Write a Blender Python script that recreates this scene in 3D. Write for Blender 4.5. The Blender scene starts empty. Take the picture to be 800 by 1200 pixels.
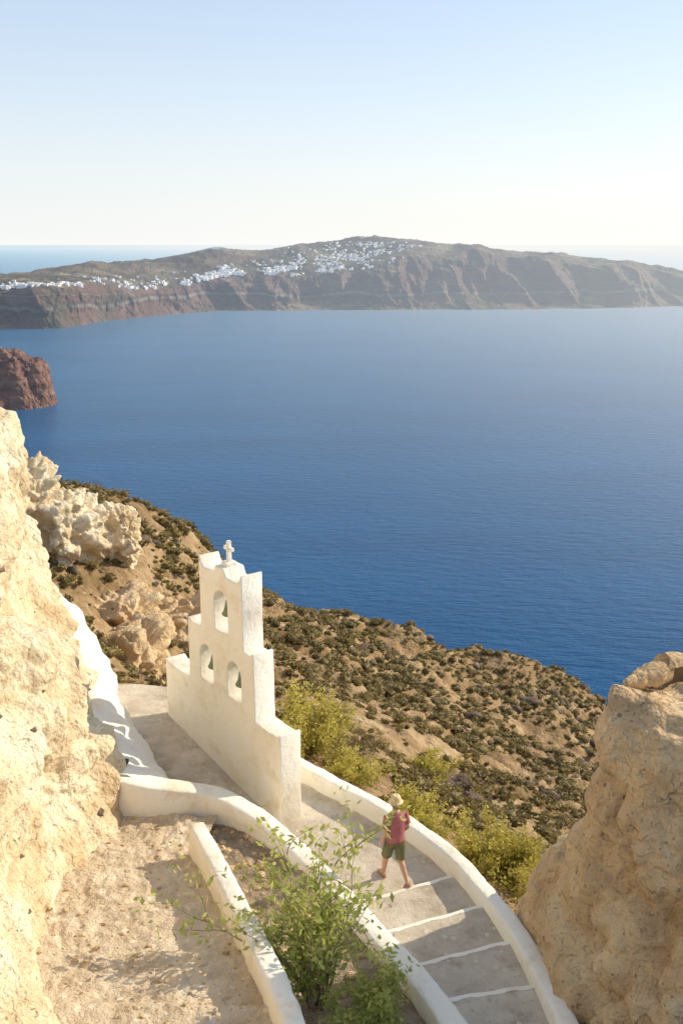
import bpy, bmesh, math, random
import numpy as np
from mathutils import Vector, noise, Matrix
random.seed(7); rng=np.random.default_rng(7)
SC=bpy.context.scene
SEA=-250.0
AZ=math.radians(66); EL=math.radians(28)
SUN=Vector((math.sin(AZ)*math.cos(EL),math.cos(AZ)*math.cos(EL),math.sin(EL)))

# ------------------------------------------------ node helpers
def new_mat(name):
    m=bpy.data.materials.new(name); m.use_nodes=True
    nt=m.node_tree
    for n in list(nt.nodes): nt.nodes.remove(n)
    out=nt.nodes.new('ShaderNodeOutputMaterial')
    return m,nt,out
def N(nt,t,ins=None,**kw):
    n=nt.nodes.new(t)
    for k,v in kw.items(): setattr(n,k,v)
    if ins:
        for k,v in ins.items():
            s=n.inputs[k]
            if isinstance(v,bpy.types.NodeSocket): nt.links.new(v,s)
            else: s.default_value=v
    return n
def ramp(nt,fac,stops,interp='LINEAR'):
    r=nt.nodes.new('ShaderNodeValToRGB'); r.color_ramp.interpolation=interp
    e=r.color_ramp.elements
    while len(e)<len(stops): e.new(0.5)
    for i,(p,c) in enumerate(stops):
        e[i].position=p; e[i].color=(c[0],c[1],c[2],1)
    nt.links.new(fac,r.inputs[0]); return r.outputs[0]
def mathn(nt,op,a,b=None,c=None,clamp=False):
    n=nt.nodes.new('ShaderNodeMath'); n.operation=op; n.use_clamp=clamp
    for i,v in enumerate((a,b,c)):
        if v is None: continue
        if isinstance(v,bpy.types.NodeSocket): nt.links.new(v,n.inputs[i])
        else: n.inputs[i].default_value=v
    return n.outputs[0]
def mixc(nt,fac,a,b,mode='MIX'):
    n=nt.nodes.new('ShaderNodeMix'); n.data_type='RGBA'; n.blend_type=mode
    for idx,v in ((0,fac),(6,a),(7,b)):
        if isinstance(v,bpy.types.NodeSocket): nt.links.new(v,n.inputs[idx])
        else:
            n.inputs[idx].default_value = v if idx==0 else (v[0],v[1],v[2],1)
    return n.outputs[2]
def haze(nt,sh,L=11500.,maxf=.93,start=700.,c1=(.44,.58,.79),c2=(.82,.88,.92),dk=1.4,far=None):  # aerial haze painted onto surfaces as emission, stronger with distance, brighter sunward
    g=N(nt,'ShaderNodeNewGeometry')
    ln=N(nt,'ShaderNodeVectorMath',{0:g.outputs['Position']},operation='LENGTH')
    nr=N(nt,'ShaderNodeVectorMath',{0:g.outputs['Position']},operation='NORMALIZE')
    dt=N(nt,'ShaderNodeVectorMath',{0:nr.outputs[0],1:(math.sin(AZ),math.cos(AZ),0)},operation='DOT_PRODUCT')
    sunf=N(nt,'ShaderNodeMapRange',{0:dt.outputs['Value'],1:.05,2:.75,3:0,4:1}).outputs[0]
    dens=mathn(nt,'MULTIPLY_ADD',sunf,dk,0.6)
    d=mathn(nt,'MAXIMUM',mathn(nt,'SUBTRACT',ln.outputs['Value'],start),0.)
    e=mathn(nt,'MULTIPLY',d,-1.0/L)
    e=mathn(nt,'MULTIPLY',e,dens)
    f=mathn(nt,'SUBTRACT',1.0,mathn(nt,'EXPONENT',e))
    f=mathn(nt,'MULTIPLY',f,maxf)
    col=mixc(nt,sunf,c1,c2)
    if far:   # very distant surfaces glow in a whiter painted horizon-haze colour
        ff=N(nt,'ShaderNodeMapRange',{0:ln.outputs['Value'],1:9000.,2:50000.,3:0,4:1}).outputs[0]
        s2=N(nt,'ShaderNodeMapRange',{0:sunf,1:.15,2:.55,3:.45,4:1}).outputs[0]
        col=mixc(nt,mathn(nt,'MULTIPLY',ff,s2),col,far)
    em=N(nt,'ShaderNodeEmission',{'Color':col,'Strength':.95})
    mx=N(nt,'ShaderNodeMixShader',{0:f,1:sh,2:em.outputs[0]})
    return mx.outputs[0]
def surf(name,stops,scale=2.,detail=4,rough=.9,bumps=((6,.05),),hz=False,spots=None,bands=None,mottle=None,stretch=None,spec=.25,pits=None):
    m,nt,out=new_mat(name)
    tc=N(nt,'ShaderNodeTexCoord').outputs['Object']
    if stretch:
        tc=N(nt,'ShaderNodeMapping',{0:tc,3:stretch}).outputs[0]
    n1=N(nt,'ShaderNodeTexNoise',{'Vector':tc,'Scale':scale,'Detail':detail,'Roughness':.62})
    col=ramp(nt,n1.outputs[0],stops)
    if bands:
        sx=N(nt,'ShaderNodeSeparateXYZ',{0:tc})
        w=N(nt,'ShaderNodeTexNoise',{'Vector':tc,'Scale':bands['wob'],'Detail':4})
        zz=mathn(nt,'ADD',mathn(nt,'MULTIPLY',sx.outputs[2],bands['f']),mathn(nt,'MULTIPLY',w.outputs[0],bands['amp']))
        cb=N(nt,'ShaderNodeCombineXYZ',{2:zz})
        bn=N(nt,'ShaderNodeTexNoise',{'Vector':cb.outputs[0],'Scale':1.,'Detail':5})
        col=mixc(nt,bands['mix'],col,ramp(nt,bn.outputs[0],bands['stops']))
    if mottle:
        n2=N(nt,'ShaderNodeTexNoise',{'Vector':tc,'Scale':mottle[0],'Detail':4,'Roughness':.7})
        f=N(nt,'ShaderNodeMapRange',{0:n2.outputs[0],1:mottle[1],2:mottle[2]}).outputs[0]
        col=mixc(nt,f,col,mottle[3])
    if spots:
        for (sc,thr,c) in spots:
            v=N(nt,'ShaderNodeTexVoronoi',{'Vector':tc,'Scale':sc})
            v.inputs['Randomness'].default_value=1
            rr=N(nt,'ShaderNodeSeparateColor',{0:v.outputs['Color']}).outputs[0]
            lim=mathn(nt,'MULTIPLY',mathn(nt,'POWER',rr,3.0),thr)
            f=mathn(nt,'LESS_THAN',v.outputs['Distance'],lim)
            col=mixc(nt,mathn(nt,'MULTIPLY',f,.8),col,c)
    b=N(nt,'ShaderNodeBsdfPrincipled',{'Base Color':col,'Roughness':rough,'Specular IOR Level':spec})
    prev=None
    for (s,d) in bumps:
        nn=N(nt,'ShaderNodeTexNoise',{'Vector':tc,'Scale':s,'Detail':3,'Roughness':.65})
        bp=N(nt,'ShaderNodeBump',{'Height':nn.outputs[0],'Distance':d,'Strength':1.0})
        if prev is not None: nt.links.new(prev,bp.inputs['Normal'])
        prev=bp.outputs[0]
    if pits:
        v=N(nt,'ShaderNodeTexVoronoi',{'Vector':tc,'Scale':pits[0]})
        h=N(nt,'ShaderNodeMapRange',{0:v.outputs['Distance'],1:.05,2:.42,3:0,4:1}).outputs[0]
        bp=N(nt,'ShaderNodeBump',{'Height':h,'Distance':pits[1],'Strength':1.0})
        if prev is not None: nt.links.new(prev,bp.inputs['Normal'])
        prev=bp.outputs[0]
    if prev is not None: nt.links.new(prev,b.inputs['Normal'])
    sh=b.outputs[0]
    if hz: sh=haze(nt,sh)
    nt.links.new(sh,out.inputs[0])
    return m
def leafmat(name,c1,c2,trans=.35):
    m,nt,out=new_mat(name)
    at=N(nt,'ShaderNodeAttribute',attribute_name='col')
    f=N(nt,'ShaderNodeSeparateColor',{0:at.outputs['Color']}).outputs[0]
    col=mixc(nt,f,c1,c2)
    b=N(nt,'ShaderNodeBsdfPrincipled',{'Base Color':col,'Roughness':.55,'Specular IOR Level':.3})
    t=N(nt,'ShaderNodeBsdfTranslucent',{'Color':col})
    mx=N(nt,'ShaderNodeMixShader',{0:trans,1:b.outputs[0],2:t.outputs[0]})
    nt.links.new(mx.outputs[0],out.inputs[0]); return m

# ------------------------------------------------ mesh helpers
def link(o,parent=None):
    SC.collection.objects.link(o)
    if parent: o.parent=parent
    return o
def mesh_obj(name,verts,faces,mat=None,smooth=True,parent=None,cols=None):
    me=bpy.data.meshes.new(name)
    if isinstance(verts,np.ndarray) and isinstance(faces,np.ndarray):
        k=faces.shape[1]
        me.vertices.add(len(verts)); me.vertices.foreach_set('co',verts.astype(np.float32).ravel())
        me.loops.add(faces.size); me.loops.foreach_set('vertex_index',faces.astype(np.int32).ravel())
        me.polygons.add(len(faces)); me.polygons.foreach_set('loop_start',np.arange(0,faces.size,k,dtype=np.int32))
        me.update(calc_edges=True); me.validate()
    else:
        me.from_pydata([tuple(v) for v in verts],[],[tuple(f) for f in faces]); me.update()
    if smooth: me.polygons.foreach_set('use_smooth',np.ones(len(me.polygons),dtype=bool))
    if cols is not None:
        a=me.attributes.new('col','FLOAT_COLOR','POINT')
        c=np.ones((len(verts),4),dtype=np.float32); c[:,:3]=cols if cols.ndim==2 else cols[:,None]
        a.data.foreach_set('color',c.ravel())
    o=bpy.data.objects.new(name,me)
    if mat: me.materials.append(mat)
    return link(o,parent)
def cr(P,n):
    P=np.asarray(P,float); m=len(P)
    t=np.linspace(0,m-1,n); i=np.clip(t.astype(int),0,m-2); f=(t-i).reshape((-1,)+(1,)*(P.ndim-1))
    g=lambda k:P[np.clip(k,0,m-1)]
    p0=np.where((i-1<0).reshape(f.shape),2*g(i)-g(i+1),g(i-1)); p1=g(i);p2=g(i+1)
    p3=np.where((i+2>m-1).reshape(f.shape),2*g(i+1)-g(i),g(i+2))
    return .5*((2*p1)+(-p0+p2)*f+(2*p0-5*p1+4*p2-p3)*f**2+(-p0+3*p1-3*p2+p3)*f**3)
def loft(ctrl,nu,nv):
    A=np.asarray(ctrl,float)
    B=np.stack([cr(r,nu) for r in A])
    return cr(B,nv)
def gnormals(G):
    du=np.gradient(G,axis=1); dv=np.gradient(G,axis=0)
    n=np.cross(du,dv); n/=np.linalg.norm(n,axis=2,keepdims=True)+1e-9
    return n
def fr(p,f,o=5,H=.8,seed=0.):
    return noise.fractal(Vector((p[0]*f+seed,p[1]*f+seed*1.7,p[2]*f-seed)),H,2.1,o)
def ridg(p,f,seed=0.,o=4):
    return noise.ridged_multi_fractal(Vector((p[0]*f+seed,p[1]*f-seed,p[2]*f+seed)),1.0,2.1,o,1.0,2.0)
def crack(p,f,seed=0.,w=.35):
    q=Vector((p[0]*f+seed,p[1]*f-seed,p[2]*f+seed))
    q=q+noise.noise_vector(q*2.0)*.25
    d,_=noise.voronoi(q)
    return min(w,d[1]-d[0])/w
def displace(G,fn,sign=1,N_=None):
    n=gnormals(G)*sign
    out=G.copy()
    for a in range(G.shape[0]):
        for b in range(G.shape[1]):
            out[a,b]+=n[a,b]*fn(G[a,b])
    return out
def grid_faces(nv,nu,flip=False):
    i=np.arange(nv-1)[:,None]*nu+np.arange(nu-1)[None,:]
    i=i.ravel()
    F=np.stack([i,i+1,i+nu+1,i+nu],1)
    return F[:,::-1] if flip else F
def grid_obj(name,G,mat,flip=False,parent=None,smooth=True):
    nv,nu=G.shape[:2]
    return mesh_obj(name,G.reshape(-1,3),grid_faces(nv,nu,flip),mat,smooth,parent)
def tube_data(pts,rads,seg=14,ref=Vector((1,0,0)),V=None,F=None,cap=True):
    if V is None: V=[];F=[]
    pts=[Vector(p) for p in pts]; n=len(pts); base=len(V)
    for i,p in enumerate(pts):
        t=(pts[min(i+1,n-1)]-pts[max(i-1,0)]).normalized()
        s=(ref-t*ref.dot(t)); 
        if s.length<1e-3: s=Vector((0,1,0))-t*t.y
        s.normalize(); u=t.cross(s)
        r=rads[i]; rx,ry=(r if isinstance(r,(tuple,list)) else (r,r))
        for k in range(seg):
            a=2*math.pi*k/seg
            V.append(p+s*math.cos(a)*rx+u*math.sin(a)*ry)
    for i in range(n-1):
        for k in range(seg):
            k2=(k+1)%seg
            F.append((base+i*seg+k,base+i*seg+k2,base+(i+1)*seg+k2,base+(i+1)*seg+k))
    if cap:
        F.append(tuple(base+k for k in range(seg))[::-1])
        F.append(tuple(base+(n-1)*seg+k for k in range(seg)))
    return V,F
def lathe_data(prof,seg=28,V=None,F=None,c=(0,0,0)):
    if V is None: V=[];F=[]
    base=len(V)
    for r,z in prof:
        for k in range(seg):
            a=2*math.pi*k/seg; V.append(Vector((c[0]+r*math.cos(a),c[1]+r*math.sin(a),c[2]+z)))
    for i in range(len(prof)-1):
        for k in range(seg):
            k2=(k+1)%seg
            F.append((base+i*seg+k,base+i*seg+k2,base+(i+1)*seg+k2,base+(i+1)*seg+k))
    return V,F
def lump(name,c,s,mat,sub=5,amp=.3,freq=.7,seed=0,rot=0,parent=None,strata=0):
    bm=bmesh.new(); bmesh.ops.create_icosphere(bm,subdivisions=sub,radius=1)
    R=Matrix.Rotation(rot,3,'Z')
    for v in bm.verts:
        d=v.co.copy()
        e=Vector([math.copysign(abs(q)**.8,q) for q in d])
        k=1+.34*fr(d,.9,3,.9,seed)
        q=R@Vector((e.x*s[0]*k,e.y*s[1]*k,e.z*s[2]*k))
        p=Vector(c)+q
        n_=(R@d).normalized()
        p+=n_*(amp*.6*(ridg(p,freq*.8,seed,3)-1.2)+amp*.45*fr(p,freq*2.5,4,.9,seed)-amp*.3*(1-crack(p,freq*1.8,seed)))
        if strata: p+=n_*strata*fr((p.x*.3,p.y*.3,p.z*3.2),1.,2,.8,seed)
        v.co=p
    me=bpy.data.meshes.new(name); bm.to_mesh(me); bm.free()
    me.polygons.foreach_set('use_smooth',np.ones(len(me.polygons),dtype=bool))
    me.materials.append(mat)
    return link(bpy.data.objects.new(name,me),parent)

def sweep_wall(name,pts,w,h,mat,n=160,parent=None,jit=.016,rw=None):
    C=cr(np.array(pts,float),n)
    sec=[(-.5,-1.0),(-.5,-.66),(-.5,-.33),(-.5,-.12),(-.43,-.03),(-.28,0),(0,.012),(.28,0),(.43,-.03),(.5,-.12),(.5,-.33),(.5,-.66),(.5,-1.0)]
    V=[];F=[]; m=len(sec)
    for i in range(n):
        t=C[min(i+1,n-1)]-C[max(i-1,0)]; t=Vector((t[0],t[1],0)).normalized(); s=Vector((t.y,-t.x,0))
        ww=w if rw is None else float(np.interp(i/(n-1),rw[0],rw[1]))
        for (a,b) in sec:
            zo = b*h if b<-.12 else b*.35
            p=Vector(C[i])+s*a*ww+Vector((0,0,zo))
            q=jit*(fr(p,2.2,3,.8,3.)+.5*fr(p,6.,2,.8,5.)); p+=s*q*(1 if a>0 else -1)+Vector((0,0,jit*1.3*fr(p,1.3,3,.8,9.)))
            V.append(p)
    for i in range(n-1):
        for k in range(m-1):
            F.append((i*m+k,i*m+k+1,(i+1)*m+k+1,(i+1)*m+k))
    F.append(tuple(range(m))[::-1]); F.append(tuple((n-1)*m+k for k in range(m)))
    return mesh_obj(name,V,F,mat,True,parent)

# ------------------------------------------------ materials
M_plaster=surf('whitewashed_plaster',[(.25,(.82,.74,.58)),(.45,(.88,.83,.71)),(.8,(.90,.88,.80))],scale=1.6,bumps=((2.2,.03),(14,.012)),mottle=(1.1,.54,.75,(.70,.57,.40)),rough=.85)
M_pumice=surf('pumice_rock',[(.28,(.52,.37,.20)),(.42,(.73,.58,.37)),(.58,(.83,.72,.52)),(.8,(.87,.79,.62))],scale=.9,bumps=((2.4,.15),(9,.08),(34,.022)),pits=(6.5,.02),
    spots=[(5.5,.20,(.32,.23,.15)),(14,.30,(.50,.38,.24))],rough=.95,mottle=(.5,.51,.70,(.66,.47,.27)))
M_pumice2=surf('ochre_pumice_rock',[(.28,(.44,.28,.14)),(.45,(.62,.43,.235)),(.62,(.73,.55,.33)),(.8,(.81,.67,.46))],scale=1.0,bumps=((2.2,.18),(8,.08),(30,.025)),pits=(5,.025),
    spots=[(4.5,.22,(.22,.15,.10)),(13,.33,(.36,.25,.15))],rough=.95)
M_hill=surf('dry_hillside_earth',[(.3,(.17,.10,.045)),(.46,(.27,.17,.083)),(.6,(.38,.26,.14)),(.8,(.54,.41,.25))],scale=.35,bumps=((.8,.4),(4,.10)),spots=[(2.3,.32,(.13,.085,.05)),(4.,.35,(.46,.34,.21))],mottle=(1.6,.48,.68,(.18,.13,.045)))
M_dark=surf('lava_stone',[(.3,(.09,.062,.045)),(.6,(.19,.135,.095)),(.8,(.32,.235,.165))],scale=1.3,bumps=((3,.08),(12,.03)))
M_path=surf('worn_stone_paving',[(.3,(.42,.35,.26)),(.5,(.57,.49,.38)),(.7,(.68,.60,.48))],scale=1.5,bumps=((4,.02),(25,.014)),spots=[(7,.36,(.68,.60,.48)),(13,.33,(.42,.35,.26))],mottle=(2.2,.52,.7,(.40,.32,.24)))
M_ramp=surf('cobbled_ramp',[(.3,(.48,.36,.23)),(.5,(.66,.53,.37)),(.7,(.76,.65,.48))],scale=1.2,bumps=((3,.05),(14,.05),(50,.012)),spots=[(6,.45,(.80,.71,.56)),(9,.4,(.70,.60,.45)),(15,.35,(.38,.29,.19))])
M_soil=surf('gravel_soil',[(.3,(.22,.165,.11)),(.5,(.33,.25,.17)),(.75,(.45,.36,.26))],scale=2.5,bumps=((5,.06),(25,.03)),spots=[(14,.4,(.50,.42,.32)),(22,.35,(.16,.12,.09))])
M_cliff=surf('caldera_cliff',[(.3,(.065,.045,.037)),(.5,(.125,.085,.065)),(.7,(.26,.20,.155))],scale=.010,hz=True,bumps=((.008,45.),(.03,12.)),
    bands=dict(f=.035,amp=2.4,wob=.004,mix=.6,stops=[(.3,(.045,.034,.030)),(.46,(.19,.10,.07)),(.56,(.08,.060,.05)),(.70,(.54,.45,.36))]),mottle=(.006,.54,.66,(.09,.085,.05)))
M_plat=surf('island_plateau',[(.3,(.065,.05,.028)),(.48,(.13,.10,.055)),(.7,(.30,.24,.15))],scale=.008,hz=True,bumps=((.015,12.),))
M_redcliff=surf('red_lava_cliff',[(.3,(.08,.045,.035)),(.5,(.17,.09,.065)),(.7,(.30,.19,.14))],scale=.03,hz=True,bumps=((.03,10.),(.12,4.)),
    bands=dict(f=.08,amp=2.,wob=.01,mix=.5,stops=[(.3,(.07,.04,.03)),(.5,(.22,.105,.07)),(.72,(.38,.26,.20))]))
m,nt,out=new_mat('distant_whitewash')
b=N(nt,'ShaderNodeBsdfPrincipled',{'Base Color':(.86,.84,.80,1),'Roughness':.8})
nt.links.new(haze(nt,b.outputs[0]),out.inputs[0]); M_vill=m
M_green=leafmat('leaf_fresh_green',(.22,.30,.06),(.62,.62,.19),.45)
M_yel=leafmat('leaf_yellow_green',(.28,.25,.05),(.68,.58,.13),.4)
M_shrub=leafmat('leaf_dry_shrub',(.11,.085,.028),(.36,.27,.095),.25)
M_wood=surf('twig_bark',[(.3,(.20,.15,.09)),(.7,(.36,.29,.19))],scale=10,bumps=((30,.004),))
M_bronze=surf('green_bronze',[(.3,(.12,.15,.08)),(.6,(.22,.26,.15)),(.8,(.30,.32,.22))],scale=8,bumps=((20,.004),),rough=.5)

# ------------------------------------------------ sea
m,nt,out=new_mat('sea_water')
tc=N(nt,'ShaderNodeTexCoord').outputs['Object']
w1=N(nt,'ShaderNodeTexNoise',{'Vector':N(nt,'ShaderNodeMapping',{0:tc,2:(0,0,.5),3:(.05,.12,.1)}).outputs[0],'Scale':1.,'Detail':5,'Roughness':.64})
w2=N(nt,'ShaderNodeTexNoise',{'Vector':N(nt,'ShaderNodeMapping',{0:tc,2:(0,0,.3),3:(.0016,.006,.1)}).outputs[0],'Scale':1.,'Detail':5,'Roughness':.6})
b1=N(nt,'ShaderNodeBump',{'Height':w1.outputs[0],'Distance':3.6,'Strength':1.0})
col=ramp(nt,w2.outputs[0],[(.35,(.001,.070,.190)),(.65,(.003,.095,.245))])
b=N(nt,'ShaderNodeBsdfPrincipled',{'Base Color':col,'Roughness':.26,'IOR':1.33,'Normal':b1.outputs[0],'Specular IOR Level':.27})
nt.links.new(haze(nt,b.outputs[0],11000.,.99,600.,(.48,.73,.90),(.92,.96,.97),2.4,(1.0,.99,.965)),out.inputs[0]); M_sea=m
xs=[-150000,-20000,-4000,-1500,0,1500,4000,20000,150000]; ys=[-20000,-1500,0,1500,3000,6000,20000,60000,160000]
G=np.array([[[x,y,SEA] for x in xs] for y in ys],float)
grid_obj('sea',G,M_sea,smooth=False)

# ------------------------------------------------ far island
cols=[(-2600,2500,2560,-150,3300,-118),(-1500,2750,2800,-128,3500,-112),(-1080,3040,3090,-124,3560,-110),(-905,3060,3105,-128,3760,-88),(-830,3150,3200,-136,3900,-74),(-800,3330,3380,-136,4000,-68),
(-720,3500,3570,-154,4100,-64),(-620,3700,3780,-154,4200,-50),(-480,3870,3970,-137,4300,-28),(-330,3900,4040,-122,4450,-22),(-180,3900,4080,-127,4550,-8),(0,3930,4120,-112,4650,12),(150,3940,4160,-87,4650,20),
(290,3950,4210,-62,4600,12),(420,3960,4260,-76,4600,-8),(560,3950,4280,-40,4600,-20),(700,3950,4290,-68,4600,-36),(860,3980,4310,-56,4600,-48),(1030,4030,4360,-92,4600,-64),(1200,4080,4390,-90,4600,-86),(1360,4150,4430,-130,4600,-114),(1520,4250,4490,-152,4650,-142),(1700,4400,4570,-190,4700,-182),(1850,4600,4660,-262,4700,-262)]
rows=[[],[],[],[],[],[],[]]
for (x,yw,yr,zr,yc,zc) in cols:
    k=yc/yw
    rows[0].append((x,yw-20,SEA-12))
    rows[1].append((x,yw+.42*(yr-yw),SEA+.26*(zr-SEA)))
    rows[2].append((x,yr,zr))
    rows[3].append((x*(1+.4*(k-1)),yr+.4*(yc-yr),zr+.42*(zc-zr)))
    rows[4].append((x*(1+.8*(k-1)),yc,zc))
    rows[5].append((x*k,yc+500,zc-70))
    rows[6].append((x*k,yc+1500,SEA-20))
nu=1000
G=loft(rows,nu,110)
Gd=G.copy()
for a in range(110):
    for bb in range(nu):
        p=G[a,bb]; hrel=min(1,max(0,(p[2]-SEA)/120.))
        rt=min(1,max(0,(p[0]+500)/900))
        gul=ridg((p[0]+.5*(p[2]+100),p[1]*.3,p[2]*.3),.0042,3.,5)-1.0
        g2=fr((p[0]-.6*(p[2]+100),p[1]*.2,p[2]*.3),.0028,3,.8,7.)
        cl=math.exp(-((a/109*6-1.3)/0.95)**2)
        Gd[a,bb,1]+=-(60+60*rt)*gul*cl -130*rt*g2*cl - 14*cl*fr(p,.02,4,.7,5.)
        Gd[a,bb,2]+=hrel*(13*fr(p,.0045,5,.8,1.)*(1-cl*.5)+ 14*rt*fr(p,.009,4,.8,2.)*cl+5*fr(p,.02,3,.8,2.))
isl=grid_obj('volcanic_island',Gd,M_cliff)
isl.data.materials.append(M_plat)
nz=gnormals(Gd)[:-1,:-1,2].ravel()
isl.data.polygons.foreach_set('material_index',(np.abs(nz)>.86).astype(np.int32))
V=[];F=[]
def house(p,w,d,h):
    b0=len(V); a=random.uniform(0,math.pi)
    for zz in (-6,h):
        for sx,sy in ((-1,-1),(1,-1),(1,1),(-1,1)):
            x=sx*w/2;y=sy*d/2
            V.append((p[0]+x*math.cos(a)-y*math.sin(a),p[1]+x*math.sin(a)+y*math.cos(a),p[2]+zz))
    F.extend([(b0,b0+1,b0+5,b0+4),(b0+1,b0+2,b0+6,b0+5),(b0+2,b0+3,b0+7,b0+6),(b0+3,b0,b0+4,b0+7),(b0+4,b0+5,b0+6,b0+7)])
cl_list=[(-640,2.4,130,.25,150),(-500,2.3,120,.25,240),(-350,2.45,110,.3,250),(-200,2.65,110,.38,240),(-40,2.9,100,.45,220),(90,3.15,90,.42,140),(180,3.3,70,.35,60),(-400,2.12,170,.1,150),(-130,2.25,130,.2,150),(60,2.5,70,.25,60),(-900,2.35,80,.18,90),(-1000,2.15,60,.1,60),(340,3.4,60,.2,25),(-760,2.4,90,.2,80)]
for (xc,rc,sx,sr,n) in cl_list:
    for _ in range(n):
        x=random.gauss(xc,sx); r=random.gauss(rc,sr)
        a=int(np.clip(r/6*109,38,74)); bb=int(np.argmin(np.abs(Gd[a,:,0]-x)))
        p=Gd[a,bb]+np.array([random.uniform(-4,4),random.uniform(-12,12),0])
        if fr(p,.012,3,.8,8.)<-.08: continue
        s=random.uniform(.45,1.1)
        house(p,10*s*random.uniform(.7,1.6),8*s,random.choice((3.5,3.5,6.))*s+1)
mesh_obj('whitewashed_village',V,F,M_vill,False)
rows=[[(-3300,18000,SEA-10),(-2600,18000,SEA-10),(-2200,18000,SEA-10),(-1500,18000,SEA-10)],
      [(-3200,18300,SEA+5),(-2700,18300,SEA+90),(-2150,18300,SEA+190),(-1600,18300,SEA+5)],
      [(-3300,19000,SEA-10),(-2600,19000,SEA-10),(-2200,19000,SEA-10),(-1500,19000,SEA-10)]]
grid_obj('distant_islet',loft(rows,60,20),M_plat)

rows=[[(-1300,1150,SEA-8),(-900,1400,SEA-8),(-650,1490,SEA-8),(-510,1530,SEA-8),(-462,1566,SEA-8),(-475,1640,SEA-8),(-620,1800,SEA-8)],
      [(-1300,1170,-215),(-900,1425,-215),(-655,1512,-215),(-520,1548,-215),(-474,1578,-218),(-485,1640,-215),(-620,1790,-215)],
      [(-1300,1190,-180),(-900,1450,-178),(-660,1540,-176),(-530,1570,-180),(-486,1590,-188),(-492,1640,-192),(-620,1780,-190)],
      [(-1300,1260,-145),(-920,1500,-147),(-670,1570,-153),(-550,1600,-158),(-508,1610,-176),(-512,1645,-180),(-620,1760,-175)],
      [(-1300,1400,-135),(-940,1600,-143),(-720,1660,-147),(-605,1650,-155),(-570,1650,-166),(-570,1680,-170),(-640,1740,-170)]]
G=loft(rows,260,110)
G=displace(G,lambda p:9*(ridg((p[0],p[1],p[2]*.35),.028,2.)-1)+3*fr(p,.1,4,.7,4.),-1)
grid_obj('red_sea_cliff',G,M_redcliff)

# ------------------------------------------------ hillside terrain
rows=[
 [(-14,3,-13),(-9,3,-13),(-6,3,-13),(-4,3,-13),(-2,3,-13),(0,3,-13),(2,3,-13),(4,3,-13.5),(7,3,-14),(12,3,-15)],
 [(-13,14,-12.5),(-8,14,-12.5),(-5.6,15,-12.5),(-3.4,16,-12.6),(-1.6,15,-12.6),(.4,14,-12.6),(2.0,13,-12.6),(3.6,11.5,-12.8),(5.5,10,-13.2),(9,9,-14)],
 [(-12,26,-9.5),(-8.4,26,-10.8),(-6.2,25,-11.6),(-3.6,24,-12.0),(-.9,21.5,-12.0),(1.0,19.2,-12),(2.5,17.4,-12.1),(4.0,15.6,-12.3),(6.5,14.5,-13.0),(10,14,-15)],
 [(-14,34,-10.2),(-9.8,33,-11.5),(-7.0,31,-13.4),(-4.3,31,-14.6),(-2.0,31,-14.8),(.58,32,-16.2),(3.6,32,-18.0),(7.0,34,-20.3),(11,36,-22.7),(17,38,-25.5)],
 [(-17,42,-10.3),(-12,40,-11.0),(-8.7,39,-11.8),(-5.8,42,-15.1),(-3.0,46,-18.7),(.9,50,-22.3),(6.0,54,-26),(11.6,56,-29.3),(17.1,56,-31.7),(25,56,-36)],
 [(-26,50,-12.8),(-16.5,48,-11.9),(-11.2,47,-11.7),(-8.2,53,-15.6),(-4.2,62,-22.5),(1.3,69,-27.0),(8.8,78,-32.6),(17.3,83,-37.0),(24.0,80,-39.6),(33,76,-50)],
 [(-29,57,-20),(-18.5,53,-17.5),(-12,52,-17.0),(-9,58,-21),(-4.6,67,-28),(1.6,75,-33.5),(9.5,84,-40),(18.5,89,-44.5),(26,86,-47),(36,82,-57)],
 [(-33,70,-38),(-21,66,-36),(-14,65,-35),(-10,71,-39),(-5,80,-46),(2,88,-52),(10,98,-58),(20,103,-63),(29,100,-66),(40,94,-76)],
 [(-40,100,-88),(-26,96,-86),(-17,96,-85),(-11,102,-90),(-4,112,-98),(4,122,-105),(14,134,-110),(26,138,-115),(38,134,-118),(54,126,-128)],
 [(-50,145,-160),(-33,145,-160),(-21,148,-160),(-13,152,-165),(-2,164,-170),(8,174,-175),(20,188,-180),(35,192,-185),(50,186,-188),(72,178,-194)],
 [(-60,200,-256),(-40,200,-256),(-25,200,-256),(-15,205,-256),(0,215,-256),(12,230,-256),(25,245,-256),(45,250,-256),(65,240,-256),(95,230,-256)]]
G=loft(rows,420,560)
def hfn(p):
    d=min(1.,max(0.,(p[1]-20)/20.))
    e=min(1.,max(0.,(p[1]-45)/25.))
    l=min(1.,max(.3,(p[0]+14)/14.))
    return l*((.12+.55*d)*fr(p,.13,5,.75,2.)+ (.45*d+.3*e)*(ridg(p,.11,6.)-1.3)-.35*d*(1-crack(p,.22,4.)))+.14*fr(p,1.2,3,.7,4.)*max(d,.3)+e*.7*max(0,fr(p,.35,4,.6,14.))
G=displace(G,hfn,1)
HILL=G
hill=grid_obj('hillside_terrain',G,M_hill)
HN=gnormals(G)
def ground_z(x,y):
    d=(HILL[...,0]-x)**2+(HILL[...,1]-y)**2
    i=np.unravel_index(np.argmin(d),d.shape); return HILL[i][2]

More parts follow.
